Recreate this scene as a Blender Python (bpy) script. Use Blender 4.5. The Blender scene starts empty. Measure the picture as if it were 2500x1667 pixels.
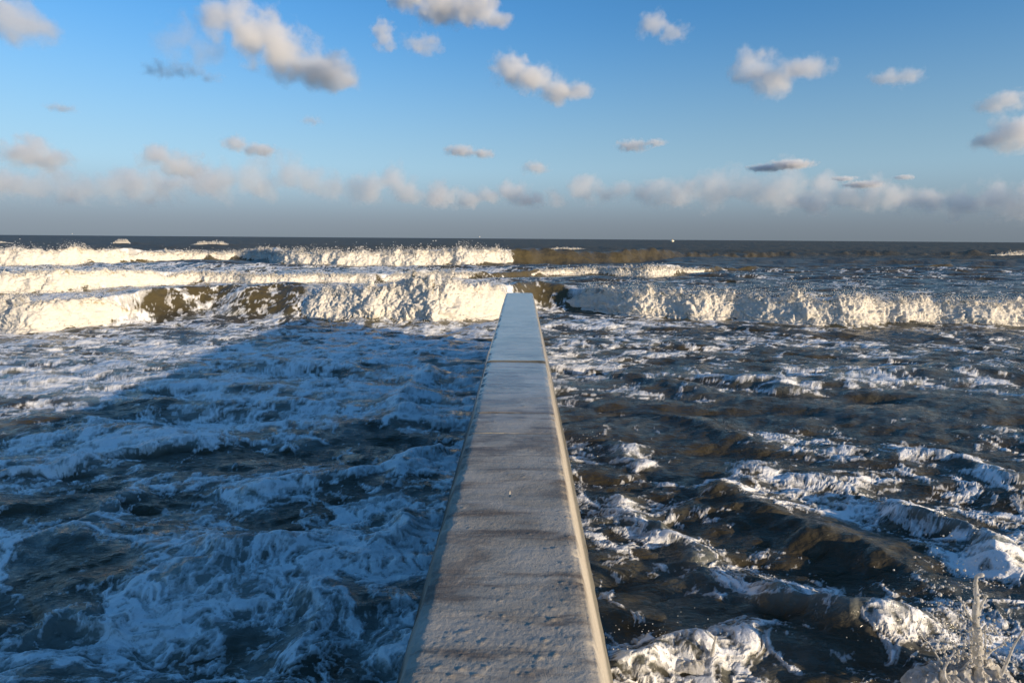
import bpy, math
import numpy as np
from mathutils import Matrix, Vector

SC = bpy.context.scene
COL = SC.collection
R = math.radians

# ------------------------------------------------------------------ camera
EYE = 3.20                    # eye height above mean water, metres
FPX = 1528.0                  # focal length in pixels of the 2500 px wide photograph
PW, PH = 2500.0, 1667.0
PITCH, YAW, ROLL = R(9.32), R(0.86), R(0.42)
cam_d = bpy.data.cameras.new("camera")
cam_d.sensor_width = 36.0
cam_d.lens = 36.0 * FPX / PW
cam_d.clip_start = 0.05
cam_d.clip_end = 90000.0
cam = bpy.data.objects.new("camera", cam_d)
COL.objects.link(cam)
CAM_M = (Matrix.Translation((0, 0, EYE)) @ Matrix.Rotation(YAW, 4, 'Z')
         @ Matrix.Rotation(math.pi / 2 - PITCH, 4, 'X') @ Matrix.Rotation(ROLL, 4, 'Z'))
cam.matrix_world = CAM_M
SC.camera = cam

# ------------------------------------------------------------------ sky and sun
SUN_EL = R(8.8)
SUN_AZ = R(126.0)             # clockwise from +Y (out to sea): behind the viewer, to the right
HAZE = ((0.0, 0.34, (0.69, 1.0, 1.25, 1)), (0.01, 0.11, (0.43, 0.52, 0.61, 1)))   # sine of elevation from..to, tint of the sky's own brightness
world = bpy.data.worlds.new("World")
SC.world = world
world.use_nodes = True
wn, wl = world.node_tree.nodes, world.node_tree.links
wn.clear()
sky = wn.new('ShaderNodeTexSky')
sky.sky_type = 'NISHITA'
sky.sun_disc = False
sky.sun_elevation = SUN_EL
sky.sun_rotation = SUN_AZ
sky.altitude = 0
sky.air_density = 1.0
sky.dust_density = 0.3
sky.ozone_density = 4.0
bg = wn.new('ShaderNodeBackground')
bg.inputs['Strength'].default_value = 0.15
wo = wn.new('ShaderNodeOutputWorld')
# sea haze lying all round the horizon: the low air turns blue-grey instead of yellow
wtc = wn.new('ShaderNodeTexCoord')
wsep = wn.new('ShaderNodeSeparateXYZ')
wl.new(wtc.outputs['Generated'], wsep.inputs[0])
wbw = wn.new('ShaderNodeRGBToBW')
wl.new(sky.outputs[0], wbw.inputs[0])
whs = wn.new('ShaderNodeHueSaturation')
whs.inputs['Saturation'].default_value = 1.10
wl.new(sky.outputs[0], whs.inputs['Color'])
wcur = whs.outputs[0]
wpw = wn.new('ShaderNodeMath'); wpw.operation = 'POWER'      # haze evens out the sky's brightness round the compass
wl.new(wbw.outputs[0], wpw.inputs[0]); wpw.inputs[1].default_value = 0.5
wsc = wn.new('ShaderNodeMath'); wsc.operation = 'MULTIPLY'
wl.new(wpw.outputs[0], wsc.inputs[0]); wsc.inputs[1].default_value = 1.46
for (_lo, _hi, _tint) in HAZE:
    wmr = wn.new('ShaderNodeMapRange')
    wmr.interpolation_type = 'SMOOTHSTEP'
    for _i, _v in enumerate((_lo, _hi, 1.0, 0.0)):
        wmr.inputs[1 + _i].default_value = _v
    wl.new(wsep.outputs[2], wmr.inputs[0])
    whz = wn.new('ShaderNodeMix'); whz.data_type = 'RGBA'; whz.blend_type = 'MULTIPLY'
    whz.inputs[0].default_value = 1.0
    wl.new(wsc.outputs[0], whz.inputs[6])
    whz.inputs[7].default_value = _tint
    wmx = wn.new('ShaderNodeMix'); wmx.data_type = 'RGBA'
    wl.new(wmr.outputs[0], wmx.inputs[0])
    wl.new(wcur, wmx.inputs[6])
    wl.new(whz.outputs[2], wmx.inputs[7])
    wcur = wmx.outputs[2]
wl.new(wcur, bg.inputs[0])
wl.new(bg.outputs[0], wo.inputs[0])

sun_d = bpy.data.lights.new("sun", 'SUN')
sun_d.energy = 4.7
sun_d.angle = R(0.53)
sun_d.color = (1.0, 0.79, 0.54)
sun = bpy.data.objects.new("sun", sun_d)
COL.objects.link(sun)
sdir = Vector((math.sin(SUN_AZ) * math.cos(SUN_EL), math.cos(SUN_AZ) * math.cos(SUN_EL), math.sin(SUN_EL)))
sun.rotation_euler = sdir.to_track_quat('Z', 'Y').to_euler()
sun.location = sdir * 50

vs = SC.view_settings
vs.view_transform = 'Standard'
vs.look = 'None'
vs.exposure = 0.54
vs.gamma = 1.0
vs.use_curve_mapping = False

SC.cycles.use_denoising = True
SC.cycles.max_bounces = 8
SC.cycles.diffuse_bounces = 3
SC.cycles.glossy_bounces = 3
SC.cycles.volume_bounces = 5
SC.cycles.use_adaptive_sampling = True

# ------------------------------------------------------------------ helpers
def pix_dir(px, py):
    v = Vector(((px - PW / 2) / FPX, -(py - PH / 2) / FPX, -1.0))
    return (CAM_M.to_3x3() @ v).normalized()

def ground(px, py, z=0.0):
    d = pix_dir(px, py)
    t = (z - EYE) / d.z
    return (d.x * t, d.y * t)

def at_depth(px, py, ydist):
    """point on the pixel's ray at distance ydist out to sea"""
    d = pix_dir(px, py)
    t = ydist / d.y
    return (d.x * t, ydist, EYE + d.z * t)

def sstep(a, b, x):
    t = np.clip((x - a) / (b - a), 0, 1)
    return t * t * (3 - 2 * t)

def make_mesh(name, verts, faces, smooth=True):
    """verts (n,3); faces (m,k) with one k"""
    verts = np.ascontiguousarray(verts, dtype=np.float32)
    faces = np.ascontiguousarray(faces, dtype=np.int32)
    me = bpy.data.meshes.new(name)
    m, k = faces.shape
    me.vertices.add(len(verts))
    me.vertices.foreach_set('co', verts.ravel())
    me.loops.add(m * k)
    me.loops.foreach_set('vertex_index', faces.ravel())
    me.polygons.add(m)
    me.polygons.foreach_set('loop_start', np.arange(0, m * k, k, dtype=np.int32))
    me.polygons.foreach_set('loop_total', np.full(m, k, dtype=np.int32))
    me.polygons.foreach_set('use_smooth', np.full(m, smooth))
    me.update(calc_edges=True)
    return me

def add_attr(me, name, vals):
    a = me.attributes.new(name, 'FLOAT', 'POINT')
    a.data.foreach_set('value', np.ascontiguousarray(vals, dtype=np.float32).ravel())

def grid_faces(nr, nc):
    i = np.arange(nr - 1)[:, None] * nc + np.arange(nc - 1)[None, :]
    return np.stack([i, i + 1, i + 1 + nc, i + nc], -1).reshape(-1, 4)

def link(name, me, mat=None, parent=None, **props):
    o = bpy.data.objects.new(name, me)
    COL.objects.link(o)
    if mat is not None and me is not None:
        me.materials.append(mat)
    if parent is not None:
        o.parent = parent
    for k, v in props.items():
        o[k] = v
    return o

def empty(name, loc, **props):
    o = link(name, None, **props)
    o.location = loc
    return o

# ---- noise
def cubic_sample(tile, u, v):
    """periodic quadratic-to-cubic B-spline lookup; u, v in tile units (0..1 repeats)"""
    n = tile.shape[0]
    fu, fv = (u % 1.0) * n, (v % 1.0) * n
    iu, iv = np.floor(fu).astype(np.int32), np.floor(fv).astype(np.int32)
    tu, tv = (fu - iu).astype(np.float32), (fv - iv).astype(np.float32)
    def w(t):
        return ((1 - t) ** 3 / 6, (3 * t ** 3 - 6 * t ** 2 + 4) / 6, (-3 * t ** 3 + 3 * t ** 2 + 3 * t + 1) / 6, t ** 3 / 6)
    wu, wv = w(tu), w(tv)
    out = np.zeros(u.shape, dtype=np.float32)
    for a in range(4):
        ra = ((iv + a - 1) % n) * n
        for b in range(4):
            out += wv[a] * wu[b] * tile.ravel()[ra + (iu + b - 1) % n]
    return out

def noise_tile(n, beta, seed, kmin=1, kmax=None):
    rng = np.random.default_rng(seed)
    k = np.fft.fftfreq(n, 1.0 / n)
    kk = np.hypot(k[:, None], k[None, :])
    amp = np.zeros_like(kk)
    ok = kk >= kmin
    if kmax:
        ok &= kk <= kmax
    amp[ok] = kk[ok] ** (-beta)
    f = np.fft.fft2(rng.standard_normal((n, n))) * amp
    t = np.real(np.fft.ifft2(f))
    return (t / t.std()).astype(np.float32)

def sea_tile(n, length, wind_dir, spread, lam_peak, lam_min, seed, slope=2.0):
    """height and sideways displacement of a wind sea, unit standard deviation of height"""
    rng = np.random.default_rng(seed)
    k = np.fft.fftfreq(n, length / n) * 2 * np.pi
    kx, ky = np.meshgrid(k, k)
    kk = np.hypot(kx, ky); kk[0, 0] = 1
    kp = 2 * np.pi / lam_peak
    amp = kk ** (-slope) * np.exp(-0.7 * (kp / kk) ** 2) * np.exp(-(kk * lam_min / (2 * np.pi)) ** 2)
    th = np.arctan2(ky, kx) - wind_dir
    amp *= (np.abs(np.cos(th)) ** spread + 0.06)
    amp[0, 0] = 0
    f = np.fft.fft2(rng.standard_normal((n, n))) * amp
    h = np.real(np.fft.ifft2(f))
    dx = np.real(np.fft.ifft2(f * (-1j) * kx / kk))
    dy = np.real(np.fft.ifft2(f * (-1j) * ky / kk))
    s = h.std()
    return [(a / s).astype(np.float32) for a in (h, dx, dy)]

def hash2(ix, iy, s):
    h = (ix.astype(np.uint32) * np.uint32(374761393) + iy.astype(np.uint32) * np.uint32(668265263) + np.uint32(s * 974711 + 13))
    h = (h ^ (h >> np.uint32(13))) * np.uint32(1274126177)
    h = h ^ (h >> np.uint32(16))
    return h

def worley_edge(x, y, seed):
    """F2 - F1 of jittered cells of size 1"""
    ix, iy = np.floor(x).astype(np.int32), np.floor(y).astype(np.int32)
    f1 = np.full(x.shape, 9.0, np.float32); f2 = f1.copy()
    for a in (-1, 0, 1):
        for b in (-1, 0, 1):
            cx, cy = ix + a, iy + b
            h = hash2(cx, cy, seed)
            px = cx + (h & np.uint32(1023)).astype(np.float32) / 1023
            py = cy + ((h >> np.uint32(10)) & np.uint32(1023)).astype(np.float32) / 1023
            d = np.hypot(px - x, py - y).astype(np.float32)
            m = d < f1
            f2 = np.where(m, f1, np.minimum(f2, d))
            f1 = np.where(m, d, f1)
    return f2 - f1

def worley_f1(x, y, seed):
    ix, iy = np.floor(x).astype(np.int32), np.floor(y).astype(np.int32)
    f1 = np.full(x.shape, 9.0, np.float32); idv = np.zeros(x.shape, np.float32)
    for a in (-1, 0, 1):
        for c in (-1, 0, 1):
            cx, cy = ix + a, iy + c
            h = hash2(cx, cy, seed)
            px = cx + (h & np.uint32(1023)).astype(np.float32) / 1023
            py = cy + ((h >> np.uint32(10)) & np.uint32(1023)).astype(np.float32) / 1023
            d = np.hypot(px - x, py - y); mk = d < f1
            f1 = np.where(mk, d, f1); idv = np.where(mk, ((h >> np.uint32(20)) & np.uint32(1023)).astype(np.float32) / 1023, idv)
    return f1, idv

def vnoise3(p, seed):
    """gradient noise, p (n,3) -> about -1..1"""
    i = np.floor(p).astype(np.int32); f = (p - i).astype(np.float32)
    u = f * f * f * (f * (f * 6 - 15) + 10)
    out = np.zeros(len(p), np.float32)
    for a in (0, 1):
        for b in (0, 1):
            for c in (0, 1):
                h = hash2(i[:, 0] + a, i[:, 1] + b + (i[:, 2] + c) * 5779, seed)
                g = [((h >> np.uint32(s)) & np.uint32(255)).astype(np.float32) / 127.5 - 1 for s in (0, 8, 16)]
                d = g[0] * (f[:, 0] - a) + g[1] * (f[:, 1] - b) + g[2] * (f[:, 2] - c)
                w = (u[:, 0] if a else 1 - u[:, 0]) * (u[:, 1] if b else 1 - u[:, 1]) * (u[:, 2] if c else 1 - u[:, 2])
                out += w * d
    return out * 1.3

def fbm3(p, octs, seed, gain=0.5, kind='fbm'):
    o = np.zeros(len(p), np.float32); a = 1.0; t = 0
    for k in range(octs):
        n = vnoise3(p * (2.03 ** k) + 17.3 * k, seed + k)
        if kind == 'billow': n = np.abs(n) * 2 - 0.5
        if kind == 'ridge': n = 0.5 - np.abs(n) * 2
        o += a * n; t += a; a *= gain
    return o / t

# ---- materials
def new_mat(name):
    m = bpy.data.materials.new(name)
    m.use_nodes = True
    m.node_tree.nodes.clear()
    return m, m.node_tree.nodes, m.node_tree.links

class NB:
    """tiny node builder"""
    def __init__(s, n, l): s.n, s.l = n, l
    def node(s, t, ins=None, **kw):
        x = s.n.new(t)
        for k, v in kw.items(): setattr(x, k, v)
        for k, v in (ins or {}).items():
            if isinstance(v, bpy.types.NodeSocket): s.l.new(v, x.inputs[k])
            else: x.inputs[k].default_value = v
        return x
    def math(s, op, a, b=0.0, c=0.0, clamp=False):
        x = s.n.new('ShaderNodeMath'); x.operation = op; x.use_clamp = clamp
        for i, v in enumerate((a, b, c)):
            if isinstance(v, bpy.types.NodeSocket): s.l.new(v, x.inputs[i])
            else: x.inputs[i].default_value = v
        return x.outputs[0]
    def ramp(s, fac, a, b, lo=0.0, hi=1.0):
        x = s.n.new('ShaderNodeMapRange'); x.interpolation_type = 'SMOOTHSTEP'
        s.l.new(fac, x.inputs[0])
        for i, v in enumerate((a, b, lo, hi)): x.inputs[1 + i].default_value = v
        return x.outputs[0]
    def mix(s, fac, a, b):
        x = s.n.new('ShaderNodeMix'); x.data_type = 'RGBA'
        for k, v in ((0, fac), (6, a), (7, b)):
            if isinstance(v, bpy.types.NodeSocket): s.l.new(v, x.inputs[k])
            else: x.inputs[k].default_value = v
        return x.outputs[2]
    def noise(s, vec, scale, detail=4, rough=0.55, dist=0.0):
        x = s.n.new('ShaderNodeTexNoise')
        x.inputs['Scale'].default_value = scale; x.inputs['Detail'].default_value = detail
        x.inputs['Roughness'].default_value = rough; x.inputs['Distortion'].default_value = dist
        s.l.new(vec, x.inputs['Vector'])
        return x.outputs[0]

WATER_DARK = (0.046, 0.037, 0.018, 1)
WATER_SAND = (0.085, 0.068, 0.031, 1)
WATER_MILK = (0.20, 0.215, 0.190, 1)
FOAM_COL = (0.88, 0.88, 0.86, 1)

def sea_material():
    m, n, l = new_mat("sea_water")
    b = NB(n, l)
    tc = b.node('ShaderNodeTexCoord')
    pos = tc.outputs['Object']
    foam = b.node('ShaderNodeAttribute', attribute_name='foam').outputs['Fac']
    aer = b.node('ShaderNodeAttribute', attribute_name='aeration').outputs['Fac']
    # fine break-up of the foam edge
    n1 = b.noise(pos, 16.0, 5, 0.62, 0.8)
    n2 = b.noise(pos, 4.0, 4, 0.6, 0.5)
    dn = b.math('ADD', b.math('MULTIPLY', b.math('SUBTRACT', n1, 0.5), 0.9), b.math('MULTIPLY', b.math('SUBTRACT', n2, 0.5), 0.5))
    ff = b.math('ADD', foam, dn)
    film = b.ramp(ff, 0.24, 0.68)                       # thin bubble film
    thick = b.ramp(b.math('ADD', foam, b.math('MULTIPLY', dn, 0.7)), 0.68, 1.25)   # thick blanket
    vo = b.node('ShaderNodeTexVoronoi', {'Vector': pos, 'Scale': 48.0})
    vo2 = b.node('ShaderNodeTexVoronoi', {'Vector': pos, 'Scale': 19.0})
    pore = b.math('MINIMUM', b.ramp(vo.outputs['Distance'], 0.12, 0.34), b.ramp(vo2.outputs['Distance'], 0.08, 0.24))
    holes = b.math('MAXIMUM', b.math('MULTIPLY_ADD', pore, 0.45, 0.55), b.math('MULTIPLY', thick, 0.96))
    fm = b.math('MULTIPLY', b.math('ADD', b.math('MULTIPLY', film, 0.46), b.math('MULTIPLY', thick, 0.48)), holes)
    col = b.mix(b.math('MULTIPLY', aer, 1.0, clamp=True), WATER_DARK, WATER_MILK)
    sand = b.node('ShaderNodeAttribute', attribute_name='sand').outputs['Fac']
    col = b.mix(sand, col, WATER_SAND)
    w1 = b.noise(pos, 0.9, 5, 0.6)
    mp = b.node('ShaderNodeMapping', {'Vector': pos, 'Scale': (1.0, 2.2, 1.0)}).outputs[0]
    w2 = b.noise(mp, 7.0, 5, 0.62, 0.6)
    w0 = b.noise(pos, 0.22, 4, 0.6)
    bump0 = b.node('ShaderNodeBump', {'Strength': 0.7, 'Distance': 1.2, 'Height': w0})
    bump = b.node('ShaderNodeBump', {'Strength': 0.6, 'Distance': 0.22, 'Height': w1, 'Normal': bump0.outputs[0]})
    bump2 = b.node('ShaderNodeBump', {'Strength': 0.7, 'Distance': 0.045, 'Height': w2, 'Normal': bump.outputs[0]})
    ruf = b.node('ShaderNodeAttribute', attribute_name='ruffle').outputs['Fac']
    wat = b.node('ShaderNodeBsdfPrincipled', {'Base Color': col, 'Roughness': b.math('MULTIPLY_ADD', ruf, 0.45, 0.11), 'IOR': 1.333, 'Specular IOR Level': 0.5, 'Normal': bump2.outputs[0]})
    f1 = b.noise(pos, 30.0, 4, 0.7)
    fb = b.node('ShaderNodeBump', {'Strength': 0.75, 'Distance': 0.022, 'Height': b.math('ADD', fm, b.math('MULTIPLY', f1, 0.7)), 'Normal': bump.outputs[0]})
    fo = b.node('ShaderNodeBsdfPrincipled', {'Base Color': FOAM_COL, 'Roughness': 0.6, 'Normal': fb.outputs[0]})
    mx = b.node('ShaderNodeMixShader', {0: fm, 1: wat.outputs[0], 2: fo.outputs[0]})
    b.node('ShaderNodeOutputMaterial', {'Surface': mx.outputs[0]})
    return m

def whitewater_material():
    m, n, l = new_mat("white_water")
    b = NB(n, l)
    pos = b.node('ShaderNodeTexCoord').outputs['Object']
    n1 = b.noise(pos, 9.0, 6, 0.7, 0.4)
    thin = b.node('ShaderNodeAttribute', attribute_name='thin').outputs['Fac']
    bump = b.node('ShaderNodeBump', {'Strength': 0.7, 'Distance': 0.06, 'Height': n1})
    k = b.ramp(b.math('ADD', thin, b.math('MULTIPLY', b.math('SUBTRACT', n1, 0.5), 1.2)), 0.45, 0.85)
    col = b.mix(k, (0.77, 0.735, 0.66, 1), (0.38, 0.31, 0.18, 1))
    d = b.node('ShaderNodeBsdfDiffuse', {'Color': col, 'Normal': bump.outputs[0]})
    t = b.node('ShaderNodeBsdfTranslucent', {'Color': col, 'Normal': bump.outputs[0]})
    mx = b.node('ShaderNodeMixShader', {0: 0.20, 1: d.outputs[0], 2: t.outputs[0]})
    b.node('ShaderNodeOutputMaterial', {'Surface': mx.outputs[0]})
    return m

def spray_material():
    m, n, l = new_mat("spray_drops")
    b = NB(n, l)
    d = b.node('ShaderNodeBsdfDiffuse', {'Color': (0.86, 0.83, 0.77, 1)})
    t = b.node('ShaderNodeBsdfTranslucent', {'Color': (0.85, 0.85, 0.84, 1)})
    mx = b.node('ShaderNodeMixShader', {0: 0.4, 1: d.outputs[0], 2: t.outputs[0]})
    b.node('ShaderNodeOutputMaterial', {'Surface': mx.outputs[0]})
    return m

M_SEA, M_WHITE, M_SPRAY = sea_material(), whitewater_material(), spray_material()

# ------------------------------------------------------------------ wave rows (crest lines running along the shore)
# photo columns of each row: x, y of the toe on the water, y of the crest, how far broken (0..1)
ROWS = {
 'A': [(-700,812,726,1),(0,800,722,1),(110,806,718,1),(200,795,710,1),(330,775,703,1),(392,762,697,.85),(415,764,703,0),(480,768,703,0),(600,768,697,0),(715,768,687,0),(742,770,690,.9),(850,778,688,1),(950,784,670,1),(1050,786,667,1),(1150,782,674,1),(1210,770,675,.9),(1262,752,684,.3),(1285,748,688,0),(1372,746,690,0),(1388,748,692,.9),(1500,760,694,1),(1700,774,702,1),(1900,780,712,1),(2000,789,711,1),(2200,787,720,1),(2500,788,725,1),(3200,796,738,1)],
 'B': [(-700,720,660,1),(0,713,658,1),(150,712,652,1),(300,700,648,1),(360,692,645,1),(420,690,656,.75),(550,691,661,.95),(660,692,668,.85),(800,690,663,.9),(900,688,668,.6),(1000,686,663,.9),(1100,685,660,1),(1162,684,664,.9),(1180,684,668,0),(1280,676,660,0),(1300,672,655,.5),(1400,670,652,.8),(1500,672,650,.95),(1620,676,648,1),(1700,668,653,.6),(1770,662,655,0),(2100,656,650,0),(3200,650,645,0)],
 'C': [(-700,648,596,1),(0,648,602,1),(100,648,606,1),(200,645,597,1),(330,640,606,.85),(450,638,608,.6),(560,636,606,.6),(650,638,602,.75),(668,645,608,1),(800,648,611,1),(1000,648,608,1),(1150,648,603,1),(1243,646,602,.9),(1258,645,602,0),(1350,643,604,0),(1500,640,611,0),(1700,632,615,0),(1900,626,617,0),(3200,622,616,0)],
}
def row_world(tab, zt=0.0):
    out = []
    for (x, yb, yc, br) in tab:
        bx, by = ground(x, yb, zt)
        h = 0.8
        for _ in range(4):                       # the crest stands about 0.9 heights behind the toe
            cx, cy, cz = at_depth(x, yc, by + 0.9 * h)
            h = max(cz - zt, 0.05)
        out.append((bx, by, h, br))
    return np.array(out)
def dense_row(tab, step=0.05):
    """the same row sampled finely, with the jumps between columns smoothed along the crest"""
    xs = np.arange(tab[0, 0], tab[-1, 0], step)
    out = [xs]
    for c, sig in ((1, 0.7), (2, 0.6), (3, 0.45)):
        v = np.interp(xs, tab[:, 0], tab[:, c])
        sg = sig * (0.6 + 0.4 * tab[:, 1].mean() / 17.0) / step
        r = int(sg * 3); k = np.exp(-0.5 * (np.arange(-r, r + 1) / sg) ** 2); k /= k.sum()
        out.append(np.convolve(np.pad(v, r, mode='edge'), k, 'valid'))
    return np.stack(out, 1)
ROWP = {k: row_world(v) for k, v in ROWS.items()}
ROWW = {k: dense_row(v) for k, v in ROWP.items()}
# far, low, broken crests: photo x0, x1, y toe, y crest, broken
FAR = [(-250, 112, 593, 584, .9), (255, 335, 597, 581, .9), (436, 590, 601, 586, .9), (1325, 1440, 610, 602, .8), (2425, 2760, 627, 606, .9), (1130, 1200, 592, 586, 0), (2050, 2260, 622, 610, 0)]
def smooth_interp(x, xp, fp):
    return np.interp(x, xp, fp)

def row_hump(x, y, tab, seed):
    """height of a row's wave body at x, y and how steep-front it is"""
    wob = 0.25 * np.sin(x * 0.9 + seed) + 0.15 * np.sin(x * 2.3 + seed * 2)
    yb = smooth_interp(x, tab[:, 0], tab[:, 1]) + wob
    h = smooth_interp(x, tab[:, 0], tab[:, 2])
    br = smooth_interp(x, tab[:, 0], tab[:, 3])
    s = (y - yb) / h
    bw = sstep(0.0, 0.9, br); front = bw * sstep(-0.25, 1.0, s) ** 1.25 + (1 - bw) * sstep(-1.1, 1.05, s) ** 1.5
    back = np.exp(-np.maximum(s - 1.0, 0) ** 1.4 / 5.5)
    prof = np.where(s < 1.0, front, back)
    trough = -0.12 * np.exp(-((s + 0.9) / 1.0) ** 2)
    k = 1.0 - 0.22 * br
    return h * (prof * k + trough), s, h, br

FAR_W = []
for (x0, x1, yb, yc, br) in FAR:
    a = ground(x0, yb); c = ground(x1, yb)
    h = (yb - yc) / FPX * a[1] * 0.70
    FAR_W.append((a[0], c[0], 0.5 * (a[1] + c[1]), h, br))

# foreground ridges: photo points of the crest, height, front width, back width, foam on the crest, way the steep side faces
RIDGES = [
 ([(2130,1192),(2230,1212),(2330,1265),(2440,1335),(2560,1420)], .26, .22, .40, 1.0),
 ([(1690,1165),(1747,1182),(1860,1222),(1969,1262),(2150,1330),(2330,1420)], .24, .35, .60, .10),
 ([(1830,1425),(1900,1425),(2000,1470),(2100,1500),(2240,1500),(2350,1530)], .22, .22, .28, .85),
 ([(1490,1650),(1590,1580),(1680,1570),(1790,1565)], .17, .16, .16, .7),
 ([(1478,1070),(1520,1100),(1610,1140)], .10, .18, .30, .8),
 ([(1485,1205),(1530,1240),(1570,1300)], .10, .18, .26, .8),
 ([(1350,893),(1410,872),(1480,893)], .26, .30, .45, .35),
 ([(1790,925),(1880,930),(1960,958)], .14, .25, .40, .9),
 ([(1520,1280),(1640,1320),(1790,1400)], .12, .15, .3, .7),
 ([(2130,1090),(2330,1110),(2520,1180)], .12, .2, .4, .6),
 ([(1480,905),(1600,925),(1760,960)], .12, .25, .4, .1),
 ([(1250+330,1010),(1700,1030),(1850,1075)], .10, .2, .35, .1),
 ([(1095,860),(1040,900),(985,960),(960,1010)], .20, .25, .35, .7),
 ([(1090,1080),(1020,1110),(930,1175)], .16, .2, .3, .9),
 ([(-60,1375),(90,1320),(200,1262),(290,1215),(420,1190)], .10, .08, .35, 1.0),
 ([(-60,1160),(120,1135),(320,1095),(500,1080)], .10, .10, .35, 1.0),
 ([(540,1215),(700,1190),(860,1165),(1010,1130)], .12, .14, .35, .9),
 ([(760,1420),(790,1500),(740,1600)], .13, .18, .25, .8),
 ([(470,1395),(620,1345),(760,1335)], .14, .15, .3, .8),
 ([(900,1330),(960,1290),(1010,1230)], .14, .14, .2, .7),
 ([(30,1510),(200,1480),(380,1500)], .14, .15, .3, .8),
]
# foam cover: photo x, y, half-widths in metres, change in cover
ZONES = [
 (1000,850,2.5,2.2,.22),(600,850,4,1.5,.18),(250,950,2.5,1.6,.14),(700,960,2.0,1.2,.10),(880,1060,.9,.7,-.45),(600,1110,1.2,.5,-.35),
 (150,870,3,1.2,-.10),(120,1240,.9,.35,-.45),(250,1110,1.4,.5,.25),(700,1250,1.2,.4,.12),(120,1450,.6,.3,-.30),(850,1200,.4,.3,-.2),
 (300,1400,.5,.2,-.25),
 (1700,830,5,1.6,.20),(1450,790,2.5,1.2,.20),(2200,880,4,2,-.10),(1850,930,1.2,.6,.20),(1500,950,.5,.8,.12),(1800,1020,2.5,.8,-.32),(2300,1000,2.5,.8,-.35),
 (1650,1130,.9,.4,.12),(2050,1100,1.2,.35,.10),(2400,1120,.8,.3,.10),(1950,1310,.9,.35,-.55),(2100,1380,.5,.25,-.55),(1640,1500,.6,.3,.15),(1800,1560,.4,.2,.2),
 (2300,1270,.5,.25,.12),(1950,1600,.5,.25,.10),(1450,1300,.35,.5,-.1),(1500,1480,.3,.5,-.12),(2350,1600,.4,.2,.5),(1780,1640,.35,.2,.3),
 (900,745,4,1.2,-.15),(1320,754,1.3,1.6,.26),(2000,815,6,.9,-.2),
]

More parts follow.
